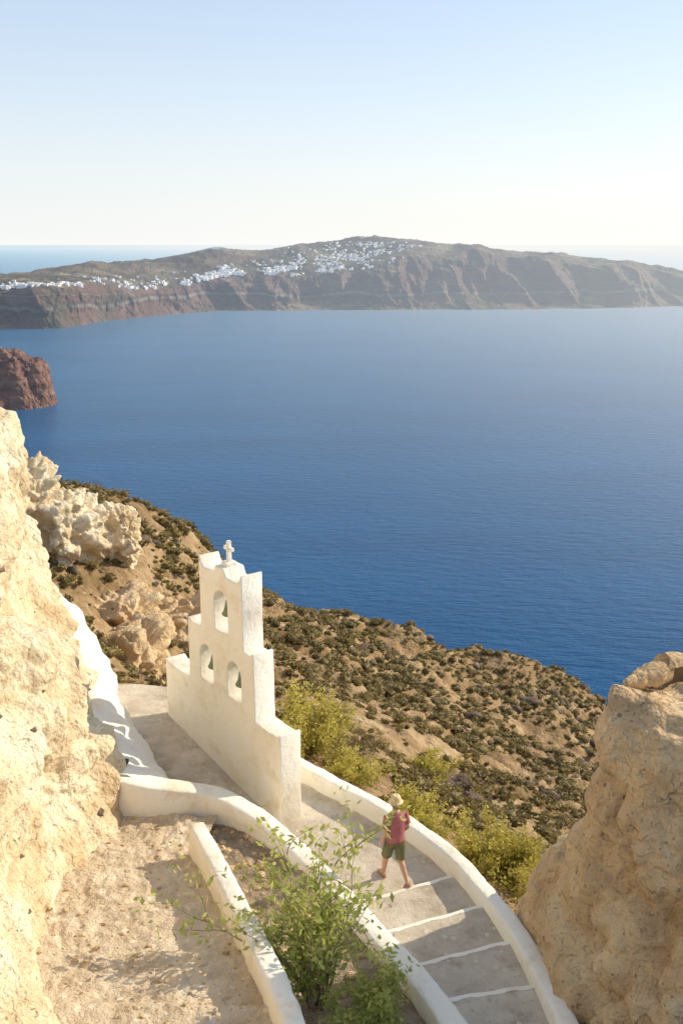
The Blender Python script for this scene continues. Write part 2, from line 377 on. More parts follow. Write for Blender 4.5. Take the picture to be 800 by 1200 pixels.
def leaves(C,L,W,up=.4,shade=None):
    n=len(C)
    t=rng.normal(size=(n,3)); t[:,2]=t[:,2]*.7+up; t/=np.linalg.norm(t,axis=1,keepdims=True)
    r=rng.normal(size=(n,3)); b=np.cross(t,r); b/=np.linalg.norm(b,axis=1,keepdims=True)
    L=np.broadcast_to(L,(n,))[:,None]; W=np.broadcast_to(W,(n,))[:,None]
    V=np.stack([C-t*L*.5,C+b*W*.5-t*L*.05,C+t*L*.5,C-b*W*.5-t*L*.05],1).reshape(-1,3)
    F=np.arange(4*n).reshape(n,4)
    s=rng.random(n) if shade is None else shade
    return V,F,np.repeat(s,4)
bm=bmesh.new(); bmesh.ops.create_icosphere(bm,subdivisions=2,radius=1)
ICV=np.array([v.co[:] for v in bm.verts]); ICF=np.array([[v.index for v in f.verts] for f in bm.faces]); bm.free()

cellA=np.zeros(G.shape[:2])
cellA[:-1,:-1]=np.linalg.norm(G[1:,:-1]-G[:-1,:-1],axis=2)*np.linalg.norm(G[:-1,1:]-G[:-1,:-1],axis=2)
idx=[]; tries=0
while len(idx)<8200 and tries<220000:
    tries+=1
    a=int(rng.integers(112,316)); b_=int(rng.integers(10,410))
    p=HILL[a,b_]
    if p[1]<24 and p[0]<1.0: continue
    if p[1]<19.5: continue
    if abs(HN[a,b_,2])<.45: continue
    if rng.random()>cellA[a,b_]*14: continue
    if fr(p,.2,3,.8,12.)<-.32: continue
    idx.append((a,b_))
VV=[];FF=[];CC=[];off=0
VL=[];CL=[]
for (a,b_) in idx:
    p=HILL[a,b_]+np.array([rng.normal()*.15,rng.normal()*.15,0])
    s=(.10+.30*rng.random()**2.4)*(.9 if p[1]<40 else 1.15)
    k=1+.25*rng.normal(size=(len(ICV),1))
    VV.append(ICV*k*np.array([s,s,s*.62])*.6+p+np.array([0,0,s*.2])); FF.append(ICF+off); off+=len(ICV)
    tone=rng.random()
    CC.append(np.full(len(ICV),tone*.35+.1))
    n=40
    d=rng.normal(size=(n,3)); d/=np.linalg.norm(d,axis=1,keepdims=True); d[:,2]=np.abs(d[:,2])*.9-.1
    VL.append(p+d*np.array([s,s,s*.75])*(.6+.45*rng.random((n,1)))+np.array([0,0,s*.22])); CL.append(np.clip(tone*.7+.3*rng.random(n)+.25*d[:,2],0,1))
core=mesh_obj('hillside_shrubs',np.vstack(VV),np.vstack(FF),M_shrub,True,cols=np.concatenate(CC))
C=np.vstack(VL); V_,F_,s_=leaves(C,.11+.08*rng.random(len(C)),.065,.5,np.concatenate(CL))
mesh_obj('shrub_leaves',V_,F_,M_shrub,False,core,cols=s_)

VV=[];FF=[];off=0
for _ in range(1000):
    a=int(rng.integers(120,300)); b_=int(rng.integers(10,410)); p=HILL[a,b_]
    if p[1]<24: continue
    if rng.random()>cellA[a,b_]*16: continue
    big=rng.random(); ridge=(p[1]>52 and p[0]>0)
    s=.06+.18*big**4+(.26*rng.random() if ridge and big>.6 else 0)
    k=1+.26*rng.normal(size=(len(ICV),1)); ang=rng.random()*3.14
    q=ICV*k*np.array([s*(1+rng.random()*.9),s,s*(.45+.5*rng.random())])
    q=np.stack([q[:,0]*math.cos(ang)-q[:,1]*math.sin(ang),q[:,0]*math.sin(ang)+q[:,1]*math.cos(ang),q[:,2]],1)
    VV.append(q+p);FF.append(ICF+off);off+=len(ICV)
mesh_obj('scattered_lava_rocks',np.vstack(VV),np.vstack(FF),M_dark,False)
lump('lava_boulder',(3.45,29.0,ground_z(3.45,29.)+.1),(.75,.45,.36),M_dark,5,.2,1.4,3.,.4)
lump('lava_boulder',(4.1,28.4,ground_z(4.1,28.4)+.05),(.45,.36,.28),M_dark,5,.16,1.4,8.,-.3)

oc=lump('pumice_outcrop',(-11.7,35.5,-9.8),(1.4,1.4,2.4),M_pumice,6,.75,.6,1.,.3,None,.14)
lump('outcrop_block',(-10.2,36.0,-10.6),(1.7,1.4,1.6),M_pumice,6,.7,.65,5.,.9,oc,.14)
lump('outcrop_block',(-8.8,37.2,-11.1),(1.1,1.0,1.3),M_pumice,6,.5,.8,9.,.2,oc,.1)
lump('outcrop_block',(-14.0,36.0,-9.2),(1.7,1.8,3.1),M_pumice,5,.6,.5,15.,.2,oc,.14)
oc=lump('eroded_pumice_cliff',(-7.5,30.5,-14.0),(1.9,2.2,1.7),M_pumice2,6,.8,.5,21.,.3,None,.22)
lump('cliff_block',(-6.0,36,-14.6),(2.6,1.6,1.5),M_pumice2,6,.8,.5,25.,.1,oc,.22)
lump('cliff_block',(-8.5,34.0,-13.3),(1.9,1.6,1.2),M_pumice2,6,.7,.5,35.,.1,oc,.2)
lump('cliff_block',(-6.3,27.4,-13.9),(1.3,1.5,1.3),M_pumice2,6,.5,.6,31.,.1,oc,.14)

# ------------------------------------------------ left pumice cliff
secs={
 28:[(-8.6,-11.5),(-8.8,-10.2),(-9.3,-9.0),(-9.7,-8.0),(-10,-7),(-10.4,-6.2),(-10.8,-5.8),(-12,-5.4),(-16,-5)],
 24.5:[(-6.9,-11.4),(-7.1,-10.0),(-7.4,-8.9),(-7.8,-7.9),(-8.0,-6.8),(-8.2,-5.3),(-8.6,-4.5),(-10,-4.0),(-15,-3.5)],
 22:[(-5.9,-11.2),(-6.1,-9.9),(-6.25,-8.75),(-6.7,-7.8),(-7.1,-6.75),(-7.25,-5.13),(-7.6,-4.1),(-9,-3.5),(-14,-3)],
 19.3:[(-4.8,-11.3),(-5.05,-9.8),(-5.5,-8.6),(-6.0,-7.5),(-6.5,-6.4),(-6.9,-5.0),(-7.4,-4.0),(-9,-3.3),(-14,-3)],
 17.2:[(-4.15,-11.3),(-4.5,-9.7),(-4.95,-8.4),(-5.45,-7.2),(-6.0,-6.1),(-6.6,-4.9),(-7.2,-3.9),(-9,-3.2),(-14,-3)],
 15.2:[(-4.65,-11.0),(-4.9,-9.4),(-5.2,-8.1),(-5.5,-7.0),(-6.0,-5.9),(-6.5,-4.7),(-7.1,-3.7),(-9,-3.1),(-14,-3)],
 13.0:[(-4.35,-10.6),(-4.7,-9.1),(-4.95,-7.9),(-5.3,-6.8),(-5.7,-5.7),(-6.2,-4.5),(-6.9,-3.5),(-9,-3.0),(-14,-3)],
 10.3:[(-3.2,-10.2),(-3.65,-8.7),(-4.1,-7.6),(-4.6,-6.5),(-5.1,-5.4),(-5.7,-4.3),(-6.5,-3.4),(-9,-3.0),(-14,-3)],
 6.5:[(-2.9,-9.8),(-3.4,-8.3),(-3.9,-7.2),(-4.4,-6.1),(-4.9,-5.0),(-5.6,-4.0),(-6.5,-3.2),(-9,-3.0),(-14,-3)],
 2.5:[(-2.9,-9.3),(-3.4,-8.0),(-3.9,-6.9),(-4.4,-5.8),(-4.9,-4.7),(-5.6,-3.7),(-6.5,-3.2),(-9,-3.0),(-14,-3)]}
ctrl=[[(x,y,z) for (x,z) in secs[y]] for y in sorted(secs)]
G=loft(ctrl,400,560)
def rfn(p):
    w=min(1.,max(.15,(p[2]+10.9)/1.5))
    msk=min(1,max(0,.45+2.2*fr(p,.5,2,.8,31.)))
    st=fr((p[0]*.25,p[1]*.25,p[2]*1.6+.3*p[1]*.3),1.,3,.8,11.)
    return w*(.40*fr(p,.4,4,.9,2.)+.30*(ridg(p,.38,7.,3)-1.1)-.30*(1-crack((p[0],p[1]*.7,p[2]),.6,3.,.25))*msk+.13*st-.08*(1-crack(p,1.7,8.,.3))*msk)+.06*fr(p,2.0,4,.8,4.)-.14*max(0,ridg(p,.9,9.,3)-1.6)
n0=gnormals(G)[200,100]
G=displace(G,rfn,1 if n0[0]>0 else -1)
grid_obj('pumice_cliff',G,M_pumice)
LR=G
VV=[];FF=[];off=0
for _ in range(70):
    a=int(rng.integers(60,540)); b_=int(rng.integers(20,275)); p=LR[a,b_].copy()
    s=.015+.09*rng.random()**4; p[0]-=s*.5
    k=1+.25*rng.normal(size=(len(ICV),1))
    VV.append(ICV*k*np.array([s*1.1,s*1.5,s*.8])+p);FF.append(ICF+off);off+=len(ICV)
mesh_obj('embedded_lava_stones',np.vstack(VV),np.vstack(FF),M_dark,False)

# ------------------------------------------------ right pumice boulder
R=[[(5,17,-13.5),(2.95,15.3,-13),(3.15,11.5,-12.5),(4,8.5,-12.5),(6.5,7.5,-12.5),(11,7,-12.5)],
 [(5,16.8,-10.9),(2.98,14.7,-10.7),(3.2,12.2,-10.7),(4.2,9.6,-10.7),(6.5,8.5,-10.7),(11,8,-10.7)],
 [(5,16,-9.5),(3.3,14,-9.45),(3.65,12.2,-9.5),(4.8,10.2,-9.5),(7,9.2,-9.5),(11,8.8,-9.5)],
 [(5.2,15.6,-8.4),(3.75,13.6,-8.4),(3.95,12.1,-8.4),(5.2,10.6,-8.4),(7.2,9.8,-8.4),(11,9.4,-8.4)],
 [(5.4,15.2,-7.4),(3.78,13.2,-7.4),(4.0,12.1,-7.4),(5.4,11,-7.4),(7.2,10.3,-7.4),(11,10,-7.4)],
 [(5.5,15,-6.7),(3.66,12.9,-6.7),(3.95,12.0,-6.7),(5.5,11.3,-6.7),(7.2,10.9,-6.7),(11,10.5,-6.7)],
 [(5.8,14.6,-6.25),(3.68,12.7,-6.15),(4.05,12.2,-6.2),(5.6,11.7,-6.3),(7.2,11.3,-6.3),(11,11,-6.3)],
 [(6,14,-6.2),(4.1,13,-6.0),(4.6,12.8,-6.05),(6,12.4,-6.15),(7.4,12.2,-6.2),(11,12,-6.2)],
 [(6.5,14.8,-7.0),(5.2,14.2,-6.8),(5.8,14.2,-6.7),(6.6,14,-6.7),(8,13.8,-6.7),(11,13.8,-6.7)],
 [(6.5,17,-13),(5.4,17,-13),(6,17.2,-13),(6.8,17.2,-13),(8,17.2,-13),(11,17.2,-13)]]
G=loft(R,340,340)
n0=gnormals(G)[120,150]
def bfn(p):
    msk=min(1,max(0,.4+2.2*fr(p,.6,2,.8,31.)))*min(1,max(.2,(-6.3-p[2])/1.0))
    return .18*fr(p,.5,4,.9,12.)+.18*(ridg(p,.5,17.,3)-1.25)+.06*fr(p,2.4,4,.8,4.)-.14*max(0,ridg(p,1.1,5.,3)-1.6)-.26*(1-crack(p,.8,9.,.25))*msk-.08*(1-crack(p,2.0,3.,.3))*msk
G=displace(G,bfn,1 if n0[1]<0 else -1)
grid_obj('pumice_boulder',G,M_pumice2)
lump('dark_lava_boulder',(4.3,9.6,-9.7),(1.2,.6,.5),M_dark,5,.2,.9,4.,.3)

# ------------------------------------------------ paved terrace / path
rows=[[(-6.3,23.2,-10.7),(-3.6,22.9,-10.75)],[(-5.6,21,-10.8),(-2.85,21.8,-10.95)],[(-5.0,19,-11.0),(-1.7,20.5,-11.2)],
      [(-4.5,17.1,-11.15),(-.65,19.5,-11.38)],[(-2.7,17.1,-11.32),(.75,18.1,-11.4)],[(-1.05,16.2,-11.4),(1.85,16.8,-11.4)],[(.35,15.25,-11.4),(2.3,16.13,-11.4)]]
G=loft(rows,60,140)
G[...,2]+=np.array([[.02*fr(p,1.3,3,.8,1.) for p in r] for r in G])
grid_obj('paved_path',G,M_path)
lines=[((.35,15.25),(2.3,16.13)),((.62,14.24),(2.62,15.05)),((1.0,13.28),(2.95,13.97)),((1.42,12.42),(3.12,12.78)),((1.9,11.62),(3.2,11.76)),((2.1,10.6),(3.3,10.6)),((2.2,9.4),(3.4,9.4))]
zs=[-11.27,-11.14,-11.01,-10.88,-10.75,-10.62]
steps=bpy.data.objects.new('stone_steps',None); link(steps)
for i in range(6):
    (a0,a1),(b0,b1)=lines[i],lines[i+1]
    z=zs[i]; nn=24
    V=[];F=[]
    for j in range(nn+1):
        t=j/nn
        x0=a0[0]+(a1[0]-a0[0])*t;y0=a0[1]+(a1[1]-a0[1])*t
        x1=b0[0]+(b1[0]-b0[0])*t;y1=b0[1]+(b1[1]-b0[1])*t
        w=.010*math.sin(j*.7+i)
        V+= [(x0,y0+w,z-.35),(x0,y0+w,z),(x1,y1-.02,z+.0),(x1,y1-.02,z-.3)]
    for j in range(nn):
        for k in range(3):
            F.append((j*4+k,(j+1)*4+k,(j+1)*4+k+1,j*4+k+1))
    mesh_obj('tread',V,F,M_path,False,steps)
    V=[];F=[]
    for j in range(nn+1):
        t=j/nn
        x0=a0[0]+(a1[0]-a0[0])*t;y0=a0[1]+(a1[1]-a0[1])*t
        w=.010*math.sin(j*.7+i); q=.066+.012*math.sin(j*1.3+i*3)+.006*math.sin(j*3.1+i)
        V+=[(x0,y0+w+.012,z-.14),(x0,y0+w+.012,z+.006),(x0+.01,y0+w-q,z+.006),(x0+.01,y0+w-q,z-.01)]
    for j in range(nn):
        for k in range(3):
            F.append((j*4+k,(j+1)*4+k,(j+1)*4+k+1,j*4+k+1))
    mesh_obj('white_nosing',V,F,M_plaster,False,steps)

# ------------------------------------------------ parapets
sweep_wall('parapet_wall',[(-4.7,17.75,-9.95),(-4.25,17.5,-10.05),(-3.55,17.45,-10.2),(-2.53,17.5,-10.4),(-1.65,17.05,-10.6),(-.87,16.27,-10.8),(0,15.0,-10.88),(.555,13.88,-10.8),(1.13,12.66,-10.6),(1.55,11.5,-10.42),(1.9,10,-10.15),(2.1,8.5,-9.9)],.36,1.0,M_plaster,260,rw=([0,.12,.25,1],[.6,.5,.40,.36]))
sweep_wall('parapet_wall',[(-3.3,22.4,-10.5),(-2.1,20.9,-10.8),(-.8,19.6,-11.0),(.70,18.15,-11.03),(1.82,16.8,-11.03),(2.52,15.2,-10.93),(2.9,13.75,-10.78),(3.08,12.54,-10.63),(3.17,11.5,-10.48),(3.3,9.5,-10.2)],.30,1.1,M_plaster,260)
sweep_wall('low_wall',[(-2.62,15.9,-10.12),(-2.25,15.0,-10.02),(-1.86,13.98,-9.9),(-1.235,12.3,-9.7),(-.85,11.2,-9.5),(-.52,9.97,-9.25),(-.2,8.2,-8.9)],.30,1.0,M_plaster,160)
sk=[[(-7.2,23.6,-8.3),(-6.6,23.3,-8.7),(-6.25,23.2,-9.3),(-5.8,23.1,-10.2),(-5.5,23.0,-11.2)],
    [(-6.8,22.2,-8.3),(-6.15,22.0,-8.75),(-5.85,21.9,-9.4),(-5.4,21.7,-10.3),(-5.1,21.6,-11.2)],
    [(-6.1,20.8,-9.1),(-5.5,20.7,-9.45),(-5.1,20.6,-9.9),(-4.65,20.55,-10.6),(-4.35,20.5,-11.3)],
    [(-5.7,19.4,-9.6),(-5.0,19.4,-9.85),(-4.5,19.35,-10.2),(-4.0,19.25,-10.7),(-3.75,19.2,-11.4)],
    [(-5.3,18.2,-9.8),(-4.6,18.2,-9.95),(-4.1,18.2,-10.2),(-3.55,18.25,-10.7),(-3.35,18.3,-11.4)],
    [(-5.1,17.3,-9.9),(-4.4,17.4,-10.0),(-3.9,17.45,-10.15),(-3.4,17.55,-10.4),(-3.1,17.6,-11.4)]]
G=loft(sk,60,140)
n0=gnormals(G)[70,30]
G=displace(G,lambda p:.12*fr(p,.8,3,.8,2.)+.08*(ridg(p,.9,3.,2)-1.2)+.03*fr(p,3.,3,.8,2.),1 if n0[2]>0 else -1)
grid_obj('whitewashed_kerb',G,M_plaster)

# ------------------------------------------------ ramp and soil bed
yy=np.linspace(2,17.3,300); nx=130
G=np.zeros((300,nx,3))
for i,y in enumerate(yy):
    z=-10.78+(16.6-min(y,16.6))*.165
    st=1.35; ph=(16.6-y)/st; fl=math.floor(ph); frc=ph-fl
    sm=min(1,max(0,(frc-.86)/.14)) ; zst=-10.78+max(0,(fl+sm))*.165*st
    z=.55*z+.45*zst
    xb=np.interp(y,[2,8.2,9.97,11.2,12.3,13.98,15.9,17.4],[.1,-.2,-.52,-.85,-1.235,-1.86,-2.62,-2.4])
    for j in range(nx):
        x=-6.2+(xb+6.2)*j/(nx-1)
        p=(x,y,z)
        G[i,j]=(x,y+.15*fr(p,.7,2,.8,6.),z+.05*fr(p,.8,4,.8,2.)+.025*fr(p,5,3,.7,2.)-.035*(1-crack((x,y,0),3.2,2.,.3)))
grid_obj('cobbled_ramp',G,M_ramp)
RG=G
G=np.zeros((200,110,3))
for i,y in enumerate(np.linspace(5,17.5,200)):
    xl=np.interp(y,[5,8.2,9.97,11.2,12.3,13.98,15.9,17.5],[.1,-.2,-.52,-.85,-1.235,-1.86,-2.62,-2.9])
    xr=np.interp(y,[5,8.5,10,11.5,12.66,13.88,15,16.27,17.05,17.5],[2.4,2.1,1.9,1.55,1.13,.55,0,-.87,-1.65,-2.3])
    z=np.interp(y,[5,9,12,14,17.5],[-9.9,-10.45,-10.85,-11.05,-11.0])
    for j in range(110):
        x=xl+(xr-xl)*j/109; p=(x,y,z)
        G[i,j]=(x,y,z+.07*fr(p,1.1,4,.8,2.)+.02*fr(p,6,3,.7,2.))
grid_obj('soil_bed',G,M_soil)
VV=[];FF=[];off=0
for q in range(1900):
    if q<900:
        p=G[int(rng.integers(40,199)),int(rng.integers(2,108))]; s=.012+.07*rng.random()**4
    else:
        p=RG[int(rng.integers(130,298)),int(rng.integers(8,125))]; s=.008+.035*rng.random()**4
    VV.append(ICV*(1+.2*rng.normal(size=(len(ICV),1)))*np.array([s*1.3,s,s*.7])+p);FF.append(ICF+off);off+=len(ICV)
mesh_obj('gravel_stones',np.vstack(VV),np.vstack(FF),M_pumice2,False)

# ------------------------------------------------ bell tower
O=Vector((-1.21,17.8,0)); D=Vector((-.6,.8,0)); T=Vector((.8,.6,0)); TH=.5
tower=bpy.data.objects.new('bell_tower',None); link(tower)
cu=bpy.data.curves.new('tower_profile','CURVE'); cu.dimensions='2D'; cu.fill_mode='BOTH'
def poly(pts):
    s=cu.splines.new('POLY'); s.points.add(len(pts)-1)
    for i,(x,y) in enumerate(pts): s.points[i].co=(x,y,0,1)
    s.use_cyclic_u=True
T1,T2,T3=-9.44,-8.03,-6.58
def arc(cx,cy,r,a0,a1,n=14):
    return [(cx+r*math.cos(a0+(a1-a0)*i/n),cy+r*math.sin(a0+(a1-a0)*i/n)) for i in range(n+1)]
prof=[(0,-12.2),(.012,-10.6),(0,T1+.03),(.05,T1+.04),(.14,T1-.03),(.5,T1-.045),(.93,T1-.03),(.95,T2+.03),(1.0,T2+.04),(1.10,T2-.03),(1.32,T2-.03),(1.335,-7.3),(1.32,T3+.16),(1.35,T3+.16),(1.42,T3+.03),(1.55,T3-.05),(1.95,T3-.04),(2.04,T3+.12),(2.36,T3+.12),(2.45,T3-.04),(2.85,T3-.05),(2.98,T3+.03),(3.05,T3+.16),(3.08,T3+.16),(3.065,-7.2),(3.08,T2-.03),(3.5,T2-.03),(3.6,T2+.03),(3.67,T2+.03),(3.69,T1-.03),(4.2,T1-.045),(4.7,T1-.03),(4.8,T1+.03),(4.87,T1+.03),(4.87,-12.2)]
poly(prof)
def arch(cs,z0,z1,w):
    r=w/2; poly([(cs+r,z0)]+arc(cs,z1-r,r,0,math.pi)+[(cs-r,z0)])
arch(2.2,-7.90,-6.98,.56); arch(1.73,-9.28,-8.42,.56); arch(2.89,-9.28,-8.42,.56)
cu.extrude=TH/2-.025; cu.bevel_depth=.025; cu.bevel_resolution=3; cu.offset=-.025
co=bpy.data.objects.new('tmp',cu); link(co)
bpy.context.view_layer.update()
me=bpy.data.meshes.new_from_object(co.evaluated_get(bpy.context.evaluated_depsgraph_get()))
bpy.data.objects.remove(co)
for v in me.vertices:
    s,z,t=v.co
    v.co=O+D*s+T*(t+TH/2)+Vector((0,0,z))
me.materials.clear(); me.materials.append(M_plaster)
bmx=bmesh.new(); bmx.from_mesh(me); bmesh.ops.recalc_face_normals(bmx,faces=bmx.faces); bmx.to_mesh(me); bmx.free()
body=bpy.data.objects.new('tower_wall',me); link(body,tower)
def box(name,c,sx,sy,sz,mat,parent,bev=.012):
    bm=bmesh.new(); bmesh.ops.create_cube(bm,size=1)
    for v in bm.verts: v.co=Vector((v.co.x*sx,v.co.y*sy,v.co.z*sz))
    bmesh.ops.bevel(bm,geom=bm.edges[:],offset=bev,segments=2,affect='EDGES')
    ang=math.atan2(D.y,D.x); Rm=Matrix.Rotation(ang,3,'Z')
    for v in bm.verts: v.co=Rm@v.co+Vector(c)
    me=bpy.data.meshes.new(name); bm.to_mesh(me); bm.free(); me.materials.append(mat)
    return link(bpy.data.objects.new(name,me),parent)
cc=O+D*2.2+T*TH/2
box('cross_pedestal',cc+Vector((0,0,T3+.15)),.24,.26,.10,M_plaster,tower)
box('cross_upright',cc+Vector((0,0,T3+.42)),.085,.09,.46,M_plaster,tower)
box('cross_arm',cc+Vector((0,0,T3+.48)),.32,.084,.08,M_plaster,tower)
for (s,zt) in ((2.2,-7.02),(1.73,-8.46),(2.89,-8.46)):
    c=O+D*s+T*TH*.5
    prof=[(.001,-.14),(.05,-.145),(.085,-.165),(.10,-.21),(.115,-.30),(.135,-.40),(.165,-.47),(.19,-.51),(.185,-.53),(.15,-.50),(.10,-.35),(.001,-.2)]
    V,F=lathe_data(prof,24,c=(c.x,c.y,zt))
    V,F=tube_data([c+Vector((0,0,zt-.16)),c+Vector((0,0,zt+.04))],[.02,.02],8,V=V,F=F)
    V,F=tube_data([c+Vector((0,0,zt-.30)),c+Vector((0,0,zt-.50)),c+Vector((0,0,zt-.56))],[.012,.014,.03],8,V=V,F=F)
    V,F=tube_data([c-D*.29+Vector((0,0,zt-.10)),c+D*.29+Vector((0,0,zt-.10))],[.02,.02],8,V=V,F=F)
    mesh_obj('bell',V,F,M_bronze,True,tower)

# ------------------------------------------------ bushes
def twig(V,F,p0,d,L,r,n=7,wander=.25,grav=.0):
    pts=[Vector(p0)]; d=Vector(d).normalized()
    for i in range(n):
        d=(d+Vector(rng.normal(size=3))*wander*.5+Vector((0,0,-grav))).normalized()
        pts.append(pts[-1]+d*L/n)
    tube_data(pts,[max(.002,r*(1-i/(n+.5))) for i in range(n+1)],5,V=V,F=F,cap=False)
    return pts
def bush(name,base,H,W,stems,mat,leafL,leafW,nleaf,lean=(0,0),subs=4,spread=.8,first=3):
    V=[];F=[];C=[]
    for s in range(stems):
        a=rng.random()*2*math.pi; q=rng.random()**.6*spread
        d=Vector((math.cos(a)*q*W/H+lean[0],math.sin(a)*q*W/H+lean[1],1))
        b0=Vector(base)+Vector((math.cos(a)*.06,math.sin(a)*.06,0))*W
        L=H*(.65+.5*rng.random())*math.sqrt(1+ (q*W/H)**2*.6)
        pts=twig(V,F,b0,d,L,.014*H/1.5+.002,9,.28,.02)
        for k in range(subs):
            i=int(rng.integers(2,len(pts)-1)); 
            dd=(pts[i+1 if i+1<len(pts) else i]-pts[i-1]).normalized()+Vector(rng.normal(size=3))*.6
            sp=twig(V,F,pts[i],dd,L*.34*(.5+rng.random()),.006*H/1.5,6,.35,.03)
            for pp in sp[1:]: C+= [(pp,.9)]*nleaf
        for i,pp in enumerate(pts[first:]): C+=[(pp,1.)]*nleaf
    C=np.array([np.array(p)+rng.normal(size=3)*leafL*.65 for p,_ in C])
    o=mesh_obj(name,V,F,M_wood,True)
    n=len(C)
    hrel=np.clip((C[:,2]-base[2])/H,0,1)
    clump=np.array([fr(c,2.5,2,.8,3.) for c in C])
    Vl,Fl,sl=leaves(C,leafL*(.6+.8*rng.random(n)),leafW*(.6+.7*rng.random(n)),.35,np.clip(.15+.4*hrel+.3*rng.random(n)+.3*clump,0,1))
    mesh_obj('leaves',Vl,Fl,mat,False,o,cols=sl)
    return o
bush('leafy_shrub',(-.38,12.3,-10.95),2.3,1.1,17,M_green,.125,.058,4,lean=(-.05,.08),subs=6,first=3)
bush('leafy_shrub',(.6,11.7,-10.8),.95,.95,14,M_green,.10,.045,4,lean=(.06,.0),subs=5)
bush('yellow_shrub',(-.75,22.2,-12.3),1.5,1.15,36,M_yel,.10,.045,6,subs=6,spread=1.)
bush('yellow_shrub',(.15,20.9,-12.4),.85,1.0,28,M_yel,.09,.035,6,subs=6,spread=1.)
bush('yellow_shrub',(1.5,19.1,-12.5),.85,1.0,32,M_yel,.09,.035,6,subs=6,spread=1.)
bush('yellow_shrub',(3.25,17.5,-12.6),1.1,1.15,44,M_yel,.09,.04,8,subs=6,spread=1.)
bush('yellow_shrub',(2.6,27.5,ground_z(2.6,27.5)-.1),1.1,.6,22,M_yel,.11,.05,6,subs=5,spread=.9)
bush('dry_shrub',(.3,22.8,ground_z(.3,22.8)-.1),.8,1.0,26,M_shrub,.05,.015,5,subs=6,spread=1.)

# ------------------------------------------------ walking man
def flat(name,c,r=.8):
    return surf(name,[(.3,tuple(x*.85 for x in c)),(.7,tuple(min(1,x*1.12) for x in c))],scale=14,bumps=((22,.006),),rough=r)
M_skin=flat('skin',(.56,.33,.22),.55); M_shirt=flat('red_cotton',(.44,.15,.16)); M_short=flat('olive_cotton',(.17,.16,.08))
M_straw=flat('straw',(.78,.60,.34)); M_hair=flat('blond_hair',(.34,.22,.10)); M_eye=flat('eye_dark',(.04,.03,.02),.3); M_leather=flat('sandal_leather',(.30,.17,.09))
man=bpy.data.objects.new('walking_man',None); link(man)
def remesh(o,vs,sm=4):
    md=o.modifiers.new('r','REMESH'); md.mode='VOXEL'; md.voxel_size=vs; md.use_smooth_shade=True
    s=o.modifiers.new('s','SMOOTH'); s.iterations=sm; s.factor=.5
V=[];F=[]
X=Vector((1,0,0))
hipL,kneeL,ankL=(-.095,.01,.90),(-.10,.17,.49),(-.10,.27,.09)
hipR,kneeR,ankR=(.095,0,.90),(.10,-.03,.48),(.10,-.30,.17)
for h,k,a in ((hipL,kneeL,ankL),(hipR,kneeR,ankR)):
    h,k,a=Vector(h),Vector(k),Vector(a)
    tube_data([h+Vector((0,0,.04)),h.lerp(k,.3),h.lerp(k,.7),k,k.lerp(a,.3),k.lerp(a,.65),a,a+(a-k)*.05],[.085,.084,.066,.055,.058,.045,.036,.034],16,V=V,F=F)
def foot(a,pitch):
    a=Vector(a); f=Vector((0,math.cos(pitch),math.sin(pitch))); u=Vector((0,-math.sin(pitch),math.cos(pitch)))
    pts=[a-f*.055-u*.035,a-f*.02-u*.03,a+f*.05-u*.04,a+f*.13-u*.055,a+f*.19-u*.06,a+f*.21-u*.06]
    tube_data(pts,[(.025,.025),(.036,.045),(.042,.04),(.048,.026),(.044,.018),(.03,.012)],12,V=V,F=F)
    return f,u
fL=foot(ankL,0.0); fR=foot(ankR,-.75)
tube_data([(0,0,.86),(0,0,.93),(0,.0,1.02),(0,.0,1.12),(0,.01,1.24),(0,.01,1.36),(0,.0,1.43),(0,0,1.47),(0,.005,1.50)],[(.12,.09),(.16,.11),(.155,.10),(.14,.095),(.155,.105),(.17,.105),(.15,.085),(.09,.07),(.06,.06)],20,V=V,F=F)
tube_data([(0,.0,1.44),(0,.01,1.50),(0,.02,1.56)],[.062,.056,.056],14,V=V,F=F)
tube_data([(0,.035,1.505),(0,.045,1.53),(0,.035,1.57),(0,.028,1.62),(0,.022,1.67),(0,.018,1.71),(0,.015,1.74),(0,.015,1.755)],[(.02,.02),(.045,.055),(.062,.083),(.072,.094),(.075,.097),(.066,.085),(.042,.056),(.01,.012)],20,V=V,F=F)
tube_data([(0,.115,1.645),(0,.132,1.615),(0,.125,1.60)],[.008,.014,.01],8,V=V,F=F)
for s in (-1,1):
    tube_data([(s*.072,.02,1.60),(s*.082,.012,1.63),(s*.076,.015,1.655)],[.008,.014,.009],8,V=V,F=F)
arms=[((-.185,0,1.41),(-.245,-.08,1.14),(-.275,.02,.905)),((.185,0,1.41),(.235,-.03,1.13),(.235,.15,.94))]
